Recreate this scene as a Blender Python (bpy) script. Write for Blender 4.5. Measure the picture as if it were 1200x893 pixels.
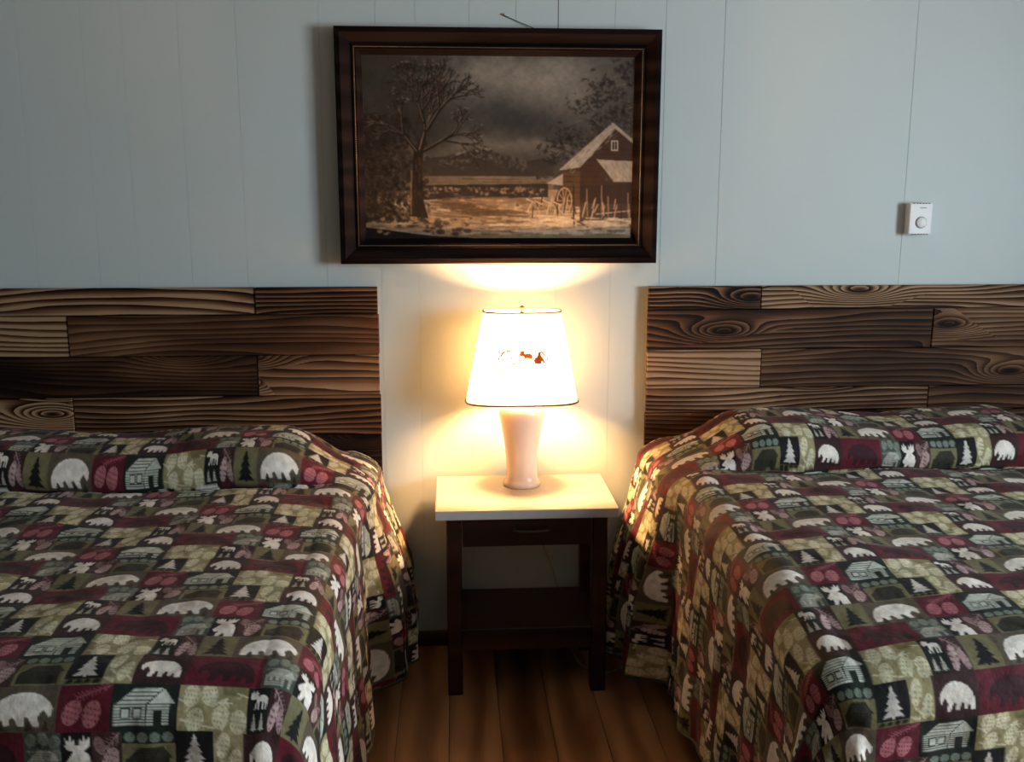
import bpy, bmesh, math, random
import numpy as np
from mathutils import Vector, Matrix

for _o in list(bpy.data.objects):
    bpy.data.objects.remove(_o, do_unlink=True)
S = bpy.context.scene
COL = S.collection
random.seed(7)
RNG = np.random.default_rng(11)
PI = math.pi

# ------------------------------------------------------------------ camera, sky, daylight, exposure
cam_d = bpy.data.cameras.new('camera')
cam_d.sensor_fit = 'HORIZONTAL'
cam_d.sensor_width = 36.0
cam_d.lens = 33.0
cam_d.clip_start = 0.02
cam = bpy.data.objects.new('camera', cam_d)
COL.objects.link(cam)
cam.location = (0.0, -2.9, 1.42)
cam.rotation_euler = (math.radians(90 - 10.48), 0, math.radians(-3.58))
S.camera = cam

wd = bpy.data.worlds.new('overcast_sky')
S.world = wd
wd.use_nodes = True
wd.node_tree.nodes['Background'].inputs[0].default_value = (0.72, 0.84, 1.0, 1)
wd.node_tree.nodes['Background'].inputs[1].default_value = 1.0

# overcast daylight just outside the window of the right-hand wall
WIN = dict(y0=-3.05, y1=-1.75, z0=0.85, z1=1.95, x=3.05)
sky_d = bpy.data.lights.new('window_daylight', 'AREA')
sky_d.shape = 'RECTANGLE'
sky_d.size = 1.3
sky_d.size_y = 1.1
sky_d.energy = 190.0
sky_d.color = (0.80, 0.91, 1.0)
sky = bpy.data.objects.new('window_daylight', sky_d)
COL.objects.link(sky)
sky.location = (3.30, -2.40, 1.42)
sky.rotation_euler = (math.radians(90), 0, math.radians(90))

S.view_settings.view_transform = 'Standard'
S.view_settings.look = 'None'
S.view_settings.gamma = 1.0
S.view_settings.use_curve_mapping = False
S.view_settings.exposure = 0.0

# ------------------------------------------------------------------ helpers
def s2l(c):
    c = np.asarray(c, dtype=np.float64) / 255.0
    return np.where(c <= 0.04045, c / 12.92, ((c + 0.055) / 1.055) ** 2.4)

def rgb(r, g, b):
    v = s2l((r, g, b))
    return (float(v[0]), float(v[1]), float(v[2]), 1.0)

def tag(o, label=None, cat=None, group=None, kind=None):
    if label: o['label'] = label
    if cat: o['category'] = cat
    if group: o['group'] = group
    if kind: o['kind'] = kind
    return o

def empty(name, loc=(0, 0, 0)):
    o = bpy.data.objects.new(name, None)
    o.empty_display_size = 0.05
    o.location = loc
    COL.objects.link(o)
    return o

def link(name, me, mat=None, parent=None, loc=None, smooth=False):
    if mat is not None and not me.materials:
        me.materials.append(mat)
    o = bpy.data.objects.new(name, me)
    COL.objects.link(o)
    if parent is not None:
        o.parent = parent
        if loc is None:
            # meshes are written in world coordinates: shift back by the parent's place
            p = parent; t = Vector((0, 0, 0))
            while p is not None:
                t += p.location; p = p.parent
            o.location = -t
        else:
            o.location = loc
    elif loc is not None:
        o.location = loc
    if smooth:
        me.polygons.foreach_set('use_smooth', [True] * len(me.polygons))
    return o

def bm_mesh(bm, name):
    bmesh.ops.recalc_face_normals(bm, faces=bm.faces)
    me = bpy.data.meshes.new(name)
    bm.to_mesh(me)
    bm.free()
    return me

def add_box(bm, x0, x1, y0, y1, z0, z1, bev=0.0, seg=1):
    vs = [bm.verts.new((x, y, z)) for x in (x0, x1) for y in (y0, y1) for z in (z0, z1)]
    idx = [(0, 1, 3, 2), (4, 6, 7, 5), (0, 4, 5, 1), (2, 3, 7, 6), (0, 2, 6, 4), (1, 5, 7, 3)]
    fs = [bm.faces.new([vs[i] for i in f]) for f in idx]
    if bev > 0:
        es = list({e for f in fs for e in f.edges})
        bmesh.ops.bevel(bm, geom=es, offset=bev, segments=seg, affect='EDGES', profile=0.6)

def box(name, x0, x1, y0, y1, z0, z1, mat, parent=None, bev=0.0, seg=1):
    bm = bmesh.new()
    add_box(bm, x0, x1, y0, y1, z0, z1, bev, seg)
    return link(name, bm_mesh(bm, name), mat, parent)

def lathe(name, prof, mat, parent=None, centre=(0, 0), seg=48, power=2.0, ratio=1.0):
    """prof: (radius, z) pairs; power > 2 squares the outline, ratio flattens it in y"""
    bm = bmesh.new()
    rings = []
    for r, z in prof:
        ring = []
        for k in range(seg):
            a = 2 * PI * k / seg
            c, s = math.cos(a), math.sin(a)
            x = math.copysign(abs(c) ** (2 / power), c) * r
            y = math.copysign(abs(s) ** (2 / power), s) * r * ratio
            ring.append(bm.verts.new((centre[0] + x, centre[1] + y, z)))
        rings.append(ring)
    for a, b in zip(rings[:-1], rings[1:]):
        for k in range(seg):
            bm.faces.new((a[k], a[(k + 1) % seg], b[(k + 1) % seg], b[k]))
    if prof[0][0] > 1e-4: bm.faces.new(rings[0])
    if prof[-1][0] > 1e-4: bm.faces.new(rings[-1])
    return link(name, bm_mesh(bm, name), mat, parent, smooth=True)

def tube_mesh(name, pts, rad, seg=8, closed=False):
    P = [Vector(p) for p in pts]
    n = len(P)
    bm = bmesh.new()
    rings = []
    ref = Vector((0, 0, 1))
    for i in range(n):
        if closed:
            t = (P[(i + 1) % n] - P[i - 1]).normalized()
        else:
            t = (P[min(i + 1, n - 1)] - P[max(i - 1, 0)]).normalized()
        a = t.cross(ref)
        if a.length < 1e-3: a = t.cross(Vector((1, 0, 0)))
        a.normalize()
        b = t.cross(a).normalized()
        r = rad[i] if isinstance(rad, (list, tuple)) else rad
        rings.append([bm.verts.new(P[i] + a * math.cos(2 * PI * k / seg) * r + b * math.sin(2 * PI * k / seg) * r) for k in range(seg)])
    m = n if closed else n - 1
    for i in range(m):
        A, B = rings[i], rings[(i + 1) % n]
        for k in range(seg):
            bm.faces.new((A[k], A[(k + 1) % seg], B[(k + 1) % seg], B[k]))
    if not closed:
        bm.faces.new(rings[0]); bm.faces.new(rings[-1])
    return bm_mesh(bm, name)

def tube(name, pts, rad, mat, parent=None, seg=8, closed=False):
    return link(name, tube_mesh(name, pts, rad, seg, closed), mat, parent, smooth=True)

def smooth_path(ctrl, n=12):
    C = [Vector(c) for c in ctrl]
    out = []
    for i in range(len(C) - 1):
        p0, p1, p2, p3 = C[max(i - 1, 0)], C[i], C[i + 1], C[min(i + 2, len(C) - 1)]
        for k in range(n):
            t = k / n
            out.append(0.5 * ((2 * p1) + (-p0 + p2) * t + (2 * p0 - 5 * p1 + 4 * p2 - p3) * t * t + (-p0 + 3 * p1 - 3 * p2 + p3) * t ** 3))
    out.append(C[-1])
    return out

# ------------------------------------------------------------------ materials
class NT:
    def __init__(self, name):
        self.m = bpy.data.materials.new(name)
        self.m.use_nodes = True
        self.t = self.m.node_tree
        self.b = self.t.nodes['Principled BSDF']
        self.out = self.t.nodes['Material Output']
    def n(self, kind, **kw):
        nd = self.t.nodes.new(kind)
        for k, v in kw.items():
            if k.startswith('i_'):
                nd.inputs[k[2:].replace('_', ' ')].default_value = v
            else:
                setattr(nd, k, v)
        return nd
    def l(self, a, b):
        self.t.links.new(a, b)
    def math(self, op, a, b=None, clamp=False):
        nd = self.t.nodes.new('ShaderNodeMath'); nd.operation = op; nd.use_clamp = clamp
        for i, v in enumerate((a, b)):
            if v is None: continue
            if isinstance(v, (int, float)): nd.inputs[i].default_value = v
            else: self.l(v, nd.inputs[i])
        return nd.outputs[0]
    def mapping(self, src, scale, loc=(0, 0, 0)):
        mp = self.n('ShaderNodeMapping')
        mp.inputs['Scale'].default_value = scale
        mp.inputs['Location'].default_value = loc
        self.l(src, mp.inputs['Vector'])
        return mp.outputs[0]
    def ramp(self, fac, stops):
        r = self.n('ShaderNodeValToRGB')
        el = r.color_ramp.elements
        el[0].position, el[0].color = stops[0]
        el[1].position, el[1].color = stops[-1]
        for p, c in stops[1:-1]:
            e = el.new(p); e.color = c
        self.l(fac, r.inputs[0])
        return r.outputs[0]
    def bump(self, h, strength=0.3, dist=0.002):
        b = self.n('ShaderNodeBump')
        b.inputs['Strength'].default_value = strength
        b.inputs['Distance'].default_value = dist
        self.l(h, b.inputs['Height'])
        self.l(b.outputs[0], self.b.inputs['Normal'])

def plain(name, col, rough=0.5, metal=0.0, var=0.06, scale=20.0, bump=0.0, spec=0.5):
    k = NT(name)
    tc = k.n('ShaderNodeTexCoord')
    nz = k.n('ShaderNodeTexNoise'); nz.inputs['Scale'].default_value = scale; nz.inputs['Detail'].default_value = 3
    k.l(tc.outputs['Object'], nz.inputs['Vector'])
    c0 = tuple(max(0, c * (1 - var)) for c in col[:3]) + (1,)
    c1 = tuple(min(1, c * (1 + var)) for c in col[:3]) + (1,)
    k.l(k.ramp(nz.outputs[0], [(0.3, c0), (0.7, c1)]), k.b.inputs['Base Color'])
    k.b.inputs['Roughness'].default_value = rough
    k.b.inputs['Metallic'].default_value = metal
    k.b.inputs['Specular IOR Level'].default_value = spec
    if bump: k.bump(nz.outputs[0], bump, 0.002)
    return k.m

def wood_mat(name, stops, stretch, ringk, rough=0.5, bump=0.25, use_tone=False, axis='x', spec=0.4, knots=False, patch=0.55):
    """grain = contour lines of a stretched noise, offset per object; object colour: R tone, G contrast"""
    k = NT(name)
    tc = k.n('ShaderNodeTexCoord'); oi = k.n('ShaderNodeObjectInfo')
    sep = k.n('ShaderNodeSeparateXYZ'); k.l(tc.outputs['Object'], sep.inputs[0])
    along, across = (sep.outputs[0], sep.outputs[2]) if axis == 'x' else ((sep.outputs[1], sep.outputs[0]) if axis == 'y' else (sep.outputs[2], sep.outputs[0]))
    w = k.math('MULTIPLY', oi.outputs['Random'], 53.0)
    def noise(sa, sc, detail, rough_=0.5):
        cb = k.n('ShaderNodeCombineXYZ')
        k.l(k.math('MULTIPLY', along, sa), cb.inputs[0]); k.l(k.math('MULTIPLY', across, sc), cb.inputs[1])
        nz = k.n('ShaderNodeTexNoise'); nz.noise_dimensions = '4D'
        nz.inputs['Scale'].default_value = 1.0; nz.inputs['Detail'].default_value = detail; nz.inputs['Roughness'].default_value = rough_
        k.l(cb.outputs[0], nz.inputs['Vector']); k.l(w, nz.inputs['W'])
        return nz.outputs[0]
    n1 = noise(stretch[0], stretch[1], 1.0)
    n2 = noise(stretch[0] * 3, stretch[1] * 26, 4.0, 0.65)
    n3 = noise(2.2, 7.0, 2.0)
    ph = k.math('ADD', k.math('MULTIPLY', n1, ringk[0]), k.math('MULTIPLY', across, ringk[1]))
    ph = k.math('ADD', ph, k.math('MULTIPLY', n2, 1.3))
    core = None
    if knots:
        cb = k.n('ShaderNodeCombineXYZ')
        k.l(k.math('ADD', k.math('MULTIPLY', along, 2.3), k.math('MULTIPLY', oi.outputs['Random'], 37.0)), cb.inputs[0])
        k.l(k.math('ADD', k.math('MULTIPLY', across, 8.0), k.math('MULTIPLY', oi.outputs['Random'], 11.0)), cb.inputs[1])
        vo = k.n('ShaderNodeTexVoronoi'); vo.voronoi_dimensions = '2D'; vo.inputs['Scale'].default_value = 1.0
        k.l(cb.outputs[0], vo.inputs['Vector'])
        d2 = k.math('MULTIPLY', vo.outputs['Distance'], vo.outputs['Distance'])
        k.l(k.math('ADD', k.math('MULTIPLY', n2, .10), 0.0), cb.inputs[2])
        vs = k.n('ShaderNodeSeparateColor'); k.l(vo.outputs['Color'], vs.inputs[0])
        on = k.math('GREATER_THAN', vs.outputs[0], 0.62)
        swirl = k.math('MULTIPLY', on, k.math('EXPONENT', k.math('MULTIPLY', d2, -16.0)))
        ph = k.math('ADD', ph, k.math('MULTIPLY', swirl, 34.0))
        core = k.math('MULTIPLY', on, k.math('EXPONENT', k.math('MULTIPLY', d2, -150.0)))
    saw = k.math('FRACT', k.math('MULTIPLY', ph, 0.15915))
    if knots:                                                          # soft early wood, dark late wood
        ring = k.math('SUBTRACT', 1.0, k.math('POWER', saw, 1.5))
    else:
        ring = k.math('ADD', k.math('MULTIPLY', k.math('SINE', ph), 0.5), 0.5)
    fac = k.math('ADD', k.math('MULTIPLY', ring, 0.66), k.math('MULTIPLY', n2, 0.42))
    if use_tone:
        sc = k.n('ShaderNodeSeparateColor'); k.l(oi.outputs['Color'], sc.inputs[0])
        fac = k.math('SUBTRACT', fac, 0.5)
        fac = k.math('MULTIPLY', fac, k.math('MULTIPLY', sc.outputs[1], 1.3 if knots else 1.0))
        fac = k.math('ADD', fac, sc.outputs[0])
        fac = k.math('ADD', fac, k.math('MULTIPLY', k.math('SUBTRACT', n3, 0.5), patch))
    if core is not None:
        fac = k.math('SUBTRACT', fac, k.math('MULTIPLY', core, 0.6))
    k.l(k.ramp(fac, stops), k.b.inputs['Base Color'])
    k.b.inputs['Roughness'].default_value = rough
    k.b.inputs['Specular IOR Level'].default_value = spec
    k.bump(fac, bump, 0.0015)
    return k.m

M = {}
# painted panelling
k = NT('painted_panelling')
tc = k.n('ShaderNodeTexCoord')
nz = k.n('ShaderNodeTexNoise'); nz.inputs['Scale'].default_value = 1.3; nz.inputs['Detail'].default_value = 2
nf = k.n('ShaderNodeTexNoise'); nf.inputs['Scale'].default_value = 1.0; nf.inputs['Detail'].default_value = 4
geo = k.n('ShaderNodeNewGeometry')
k.l(geo.outputs['Position'], nz.inputs['Vector'])
k.l(k.mapping(geo.outputs['Position'], (160, 160, 9)), nf.inputs['Vector'])
k.l(k.ramp(nz.outputs[0], [(0.3, (0.545, 0.605, 0.580, 1)), (0.7, (0.575, 0.635, 0.618, 1))]), k.b.inputs['Base Color'])
k.b.inputs['Roughness'].default_value = 0.55
k.bump(nf.outputs[0], 0.12, 0.001)
M['wall'] = k.m
M['seam'] = plain('panel_groove_paint', (0.53, 0.585, 0.565), 0.7)
M['ceiling'] = plain('ceiling_paint', (0.30, 0.30, 0.285), 0.9)
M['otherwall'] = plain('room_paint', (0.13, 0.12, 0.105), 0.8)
M['charred'] = wood_mat('charred_pine', [(0.0, (0.004, 0.002, 0.0015, 1)), (0.32, (0.014, 0.006, 0.0035, 1)), (0.55, (0.060, 0.025, 0.011, 1)),
                        (0.78, (0.17, 0.085, 0.040, 1)), (1.0, (0.36, 0.225, 0.125, 1))], (1.3, 8.0), (46.0, 330.0), 0.65, 0.5, True, 'x', 0.12, True, 1.0)
M['hbback'] = plain('charred_edge', (0.02, 0.01, 0.006), 0.7)
M['mahogany'] = wood_mat('dark_mahogany', [(0.0, (0.008, 0.0025, 0.002, 1)), (0.5, (0.019, 0.005, 0.0035, 1)), (1.0, (0.036, 0.010, 0.006, 1))],
                         (1.2, 7.0), (10.0, 60.0), 0.38, 0.08)
M['frame'] = wood_mat('dark_frame_wood', [(0.0, (0.003, 0.002, 0.0018, 1)), (0.5, (0.007, 0.004, 0.0036, 1)), (1.0, (0.015, 0.009, 0.008, 1))],
                      (2.0, 10.0), (10.0, 90.0), 0.55, 0.3, spec=0.03)
k = NT('laminate_oak')
# plank floor tone follows each plank
M['floor'] = wood_mat('laminate_floor', [(0.0, (0.080, 0.030, 0.012, 1)), (0.4, (0.27, 0.118, 0.048, 1)), (0.75, (0.50, 0.255, 0.115, 1)), (1.0, (0.58, 0.32, 0.15, 1))],
                      (2.2, 9.0), (7.0, 60.0), 0.36, 0.05, True, 'y')
bpy.data.materials.remove(k.m)
M['floor_joint'] = plain('floor_joint', (0.02, 0.008, 0.004), 0.8)
M['laminate'] = plain('cream_laminate', (0.40, 0.36, 0.30), 0.35, var=0.03, scale=30)
M['edge'] = plain('laminate_edge', (0.52, 0.50, 0.48), 0.45)
M['brass'] = plain('aged_brass', (0.36, 0.25, 0.11), 0.35, 0.9)
M['darkmetal'] = plain('dark_pull', (0.10, 0.075, 0.06), 0.3, 0.8)
M['white_plastic'] = plain('white_plastic', (0.80, 0.79, 0.77), 0.4, var=0.02)
M['grey_print'] = plain('grey_print', (0.30, 0.29, 0.31), 0.5)
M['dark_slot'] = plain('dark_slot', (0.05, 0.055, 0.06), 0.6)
M['cord'] = plain('ivory_cord', (0.42, 0.36, 0.28), 0.45)
M['mattress'] = plain('mattress_ticking', (0.55, 0.55, 0.52), 0.9)
M['steel'] = plain('dark_steel', (0.04, 0.04, 0.045), 0.45, 0.6)
M['ceramic'] = plain('pale_pink_ceramic', (0.94, 0.72, 0.58), 0.18, var=0.02, scale=8)
M['trim'] = plain('shade_trim', (0.10, 0.055, 0.025), 0.7)
M['ivory'] = plain('window_paint', (0.75, 0.75, 0.72), 0.4)
M['baseboard'] = wood_mat('baseboard_wood', [(0, (0.03, 0.012, 0.007, 1)), (0.5, (0.07, 0.028, 0.013, 1)), (1, (0.13, 0.055, 0.026, 1))], (1.2, 10), (8, 60), 0.4, 0.1)
M['bead'] = plain('worn_gilt_beads', (0.16, 0.13, 0.11), 0.35, 0.3)

# lamp shade: thin fabric that lets the bulb through
k = NT('lamp_shade_fabric')
tc = k.n('ShaderNodeTexCoord')
wv = k.n('ShaderNodeTexNoise'); wv.inputs['Scale'].default_value = 400.0
k.l(tc.outputs['Object'], wv.inputs['Vector'])
colr = k.ramp(wv.outputs[0], [(0.3, (0.54, 0.485, 0.38, 1)), (0.7, (0.58, 0.525, 0.42, 1))])
df = k.n('ShaderNodeBsdfDiffuse'); tl = k.n('ShaderNodeBsdfTranslucent'); mx = k.n('ShaderNodeMixShader')
k.l(colr, df.inputs[0]); k.l(colr, tl.inputs[0]); mx.inputs[0].default_value = 0.33
k.l(df.outputs[0], mx.inputs[1]); k.l(tl.outputs[0], mx.inputs[2]); k.l(mx.outputs[0], k.out.inputs[0])
k.t.nodes.remove(k.b)
M['shade'] = k.m
def print_ink(name, c, through=0.5):
    k = NT(name)
    df = k.n('ShaderNodeBsdfDiffuse'); tl = k.n('ShaderNodeBsdfTranslucent'); mx = k.n('ShaderNodeMixShader')
    df.inputs[0].default_value = c; tl.inputs[0].default_value = c; mx.inputs[0].default_value = through
    k.l(df.outputs[0], mx.inputs[1]); k.l(tl.outputs[0], mx.inputs[2]); k.l(mx.outputs[0], k.out.inputs[0])
    k.t.nodes.remove(k.b)
    return k.m
M['ink_brown'] = print_ink('brown_shade_print', (0.020, 0.0055, 0.002, 1))
M['ink_green'] = print_ink('green_shade_print', (0.020, 0.018, 0.008, 1), 0.04)
k = NT('warm_bulb')
k.b.inputs['Base Color'].default_value = (1, 0.9, 0.7, 1)
k.b.inputs['Emission Color'].default_value = (1.0, 0.55, 0.235, 1)
k.b.inputs['Emission Strength'].default_value = 1550.0
M['bulb'] = k.m
# thin window glass
k = NT('window_glass')
tr = k.n('ShaderNodeBsdfTransparent'); gl = k.n('ShaderNodeBsdfGlossy'); mx = k.n('ShaderNodeMixShader')
gl.inputs['Roughness'].default_value = 0.02; mx.inputs[0].default_value = 0.06
k.l(tr.outputs[0], mx.inputs[1]); k.l(gl.outputs[0], mx.inputs[2]); k.l(mx.outputs[0], k.out.inputs[0])
k.t.nodes.remove(k.b)
M['glass'] = k.m
# printed cloth and painted canvas: colour comes from the print carried by the mesh
def print_mat(name, rough, scale, strength, dist, sheen=0.0):
    k = NT(name)
    at = k.n('ShaderNodeAttribute'); at.attribute_name = 'print'
    k.l(at.outputs['Color'], k.b.inputs['Base Color'])
    k.b.inputs['Roughness'].default_value = rough
    k.b.inputs['Specular IOR Level'].default_value = 0.25
    k.b.inputs['Sheen Weight'].default_value = sheen
    tc = k.n('ShaderNodeTexCoord')
    nz = k.n('ShaderNodeTexNoise'); nz.inputs['Scale'].default_value = scale; nz.inputs['Detail'].default_value = 4
    k.l(tc.outputs['Object'], nz.inputs['Vector'])
    k.bump(nz.outputs[0], strength, dist)
    return k.m
M['cloth'] = print_mat('printed_quilt_cotton', 0.75, 55.0, 0.35, 0.006, 0.05)
M['hem'] = plain('dark_green_binding', (0.035, 0.04, 0.03), 0.8)
M['canvas'] = print_mat('oil_on_canvas', 0.42, 260.0, 0.25, 0.001)

# ------------------------------------------------------------------ raster drawing for flat prints
class Canvas:
    def __init__(s, w, h, col=(0, 0, 0)):
        s.w, s.h = w, h
        s.a = np.empty((h, w, 3)); s.a[:] = col
        s.box = (0, 0, w, h)
    def frame(s, x0, y0, x1, y1):           # set the unit square for the next shapes (pixels)
        s.box = (x0, y0, x1, y1); return s
    def _t(s, p):
        x0, y0, x1, y1 = s.box
        p = np.asarray(p, float)
        return np.stack([x0 + p[..., 0] * (x1 - x0), y0 + p[..., 1] * (y1 - y0)], -1)
    def _win(s, lo, hi):
        xa, ya = max(0, int(lo[0]) - 1), max(0, int(lo[1]) - 1)
        xb, yb = min(s.w, int(hi[0]) + 2), min(s.h, int(hi[1]) + 2)
        if xb <= xa or yb <= ya: return None
        Y, X = np.mgrid[ya:yb, xa:xb]
        return (slice(ya, yb), slice(xa, xb)), X + 0.5, Y + 0.5
    def _put(s, sl, m, col, al):
        v = s.a[sl]
        v[m] = v[m] * (1 - al) + np.asarray(col, float) * al
    def poly(s, pts, col, al=1.0):
        P = s._t(pts)
        w = s._win(P.min(0), P.max(0))
        if w is None: return
        sl, X, Y = w
        ins = np.zeros(X.shape, bool)
        n = len(P)
        for i in range(n):
            x1, y1 = P[i]; x2, y2 = P[(i + 1) % n]
            if y1 == y2: continue
            c = ((y1 > Y) != (y2 > Y)) & (X < (x2 - x1) * (Y - y1) / (y2 - y1) + x1)
            ins ^= c
        s._put(sl, ins, col, al)
    def rect(s, x0, y0, x1, y1, col, al=1.0):
        s.poly([(x0, y0), (x1, y0), (x1, y1), (x0, y1)], col, al)
    def ell(s, cx, cy, rx, ry, col, al=1.0, rot=0.0):
        a = np.linspace(0, 2 * PI, 25)[:-1]
        c, q = math.cos(rot), math.sin(rot)
        # rotation in pixels so that the shape keeps its form
        C = s._t((cx, cy)); x0, y0, x1, y1 = s.box
        RX, RY = rx * (x1 - x0), ry * (y1 - y0)
        px = C[0] + np.cos(a) * RX * c - np.sin(a) * RY * q
        py = C[1] + np.cos(a) * RX * q + np.sin(a) * RY * c
        b = s.box; s.box = (0, 0, 1, 1); s.poly(np.stack([px, py], -1), col, al); s.box = b
    def line(s, p, q, wd, col, al=1.0, wd2=None):
        A, B = s._t(p), s._t(q)
        w2 = wd if wd2 is None else wd2
        m_ = max(wd, w2)
        w = s._win(np.minimum(A, B) - m_, np.maximum(A, B) + m_)
        if w is None: return
        sl, X, Y = w
        d = B - A; L = max(d @ d, 1e-9)
        t = np.clip(((X - A[0]) * d[0] + (Y - A[1]) * d[1]) / L, 0, 1)
        ds = np.hypot(X - A[0] - t * d[0], Y - A[1] - t * d[1])
        s._put(sl, ds <= 0.5 * (wd + (w2 - wd) * t), col, al)
    def blur(s, r):
        for ax in (0, 1):
            acc = np.zeros_like(s.a)
            for k in range(-r, r + 1): acc += np.roll(s.a, k, ax)
            s.a = acc / (2 * r + 1)

def value_noise(h, w, cell, rng, wrap=False):
    gh, gw = max(2, int(round(h / cell))), max(2, int(round(w / cell)))
    g = rng.random((gh + 1, gw + 1))
    if wrap: g[-1] = g[0]; g[:, -1] = g[:, 0]
    y = np.linspace(0, gh, h, endpoint=False); x = np.linspace(0, gw, w, endpoint=False)
    yi, xi = y.astype(int), x.astype(int)
    fy, fx = y - yi, x - xi
    fy = fy * fy * (3 - 2 * fy); fx = fx * fx * (3 - 2 * fx)
    a = g[yi][:, xi]; b = g[yi][:, xi + 1]; c = g[yi + 1][:, xi]; d = g[yi + 1][:, xi + 1]
    return (a * (1 - fx) + b * fx) * (1 - fy)[:, None] + (c * (1 - fx) + d * fx) * fy[:, None]

# ---- motifs of the patchwork print (unit squares, y down)
BEAR = [(.02, .97), (.02, .66), (.07, .42), (.17, .22), (.32, .09), (.50, .03), (.64, .04), (.76, .10), (.86, .20), (.95, .33), (1.0, .48), (.99, .66), (.95, .72),
        (.91, .62), (.86, .52), (.81, .60), (.77, .72), (.80, .88), (.80, .97), (.71, .97), (.66, .82), (.62, .70), (.56, .72), (.57, .88), (.57, .95), (.46, .96),
        (.42, .78), (.38, .70), (.33, .76), (.34, .92), (.24, .95), (.21, .78), (.16, .84), (.15, .99)]
TREE = [(.5, .0), (.60, .16), (.55, .16), (.70, .34), (.60, .34), (.80, .54), (.66, .54), (.90, .74), (.72, .74), (1.0, .96), (.56, .94), (.56, 1.0), (.44, 1.0),
        (.44, .94), (.0, .96), (.28, .74), (.10, .74), (.34, .54), (.20, .54), (.40, .34), (.30, .34), (.45, .16), (.40, .16)]
MOOSE = [(.0, .34), (.06, .24), (.02, .10), (.12, .16), (.16, .02), (.24, .14), (.34, .0), (.36, .16), (.46, .12), (.38, .28), (.46, .32), (.66, .26), (.88, .32), (.98, .44),
         (.98, .66), (.94, .98), (.87, .98), (.86, .68), (.80, .62), (.74, .98), (.67, .98), (.68, .62), (.54, .60), (.52, .98), (.44, .98), (.43, .62), (.30, .98), (.22, .96),
         (.34, .58), (.32, .48), (.20, .46), (.10, .50), (.02, .44)]
MOOSEHEAD = [(.0, .20), (.10, .24), (.06, .06), (.18, .16), (.26, .0), (.32, .16), (.42, .08), (.44, .24), (.56, .24), (.58, .06), (.68, .16), (.76, .0), (.82, .14), (.98, .04),
             (.94, .28), (.74, .38), (.92, .46), (1.0, .64), (1.0, 1.0), (.62, 1.0), (.56, .80), (.40, 1.0), (.22, 1.0), (.30, .74), (.16, .78), (.06, .66), (.24, .50), (.36, .38), (.14, .34)]

def flip(P): return [(1 - x, y) for x, y in P]

def cone(c, cx, cy, rx, ry, col, bg, rot=0.0, n=5):
    c.ell(cx, cy, rx, ry, col, 1.0, rot)
    cr, sr = math.cos(rot), math.sin(rot)
    x0, y0, x1, y1 = c.box
    asp = (x1 - x0) / (y1 - y0)
    for i in range(n):
        for j in range(-2, 3):
            u = (j + (0.5 if i % 2 else 0)) / 2.4; v = (i + 0.5) / n * 2 - 1
            if u * u + v * v > 0.8: continue
            du, dv = u * rx, v * ry
            px = cx + du * cr - dv / asp * sr
            py = cy + du * asp * sr + dv * cr
            c.ell(px, py, rx * 0.10, ry * 0.09, bg, 0.75, rot)

def needles(c, p, q, n, ln, col, wd, rng):
    p, q = np.array(p), np.array(q)
    d = (q - p)
    c.line(p, q, wd * 1.6, col)
    for i in range(n):
        t = (i + 0.5) / n
        b = p + d * t
        for sgn in (-1, 1):
            e = b + d * 0.5 * ln / max(np.hypot(*d), 1e-6) + np.array([-d[1], d[0]]) * sgn * ln * rng.uniform(0.5, 1.1)
            c.line(b, e, wd, col)

def cabin(c, wall, dark, lw, rows=7):
    c.poly([(.03, .44), (.30, .02), (.80, .0), (.56, .44)], wall)
    c.poly([(.54, .46), (.80, .0), (1.0, .42), (.92, .44)], wall)
    c.poly([(.0, .42), (.56, .42), (.53, 1.0), (.0, 1.0)], wall)
    c.poly([(.54, .42), (.93, .42), (.91, 1.0), (.52, 1.0)], wall)
    c.rect(.66, .60, .80, 1.0, dark)
    for i in range(rows):
        y = .46 + i * .54 / rows
        c.line((.0, y), (.93, y), lw, dark)
    for i in range(3):
        y = .12 + i * .11
        c.line((.26 - i * .07, y), (.74 - i * .06, y), lw * .8, dark)
    c.line((.56, .42), (.80, .0), lw, dark); c.line((.545, .42), (.525, 1.0), lw, dark)
    for x in (.12, .32):
        c.rect(x, .56, x + .14, .80, wall)
        for a, b in (((x, .56), (x + .14, .56)), ((x, .80), (x + .14, .80)), ((x, .56), (x, .80)), ((x + .14, .56), (x + .14, .80))):
            c.line(a, b, lw, dark)

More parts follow.
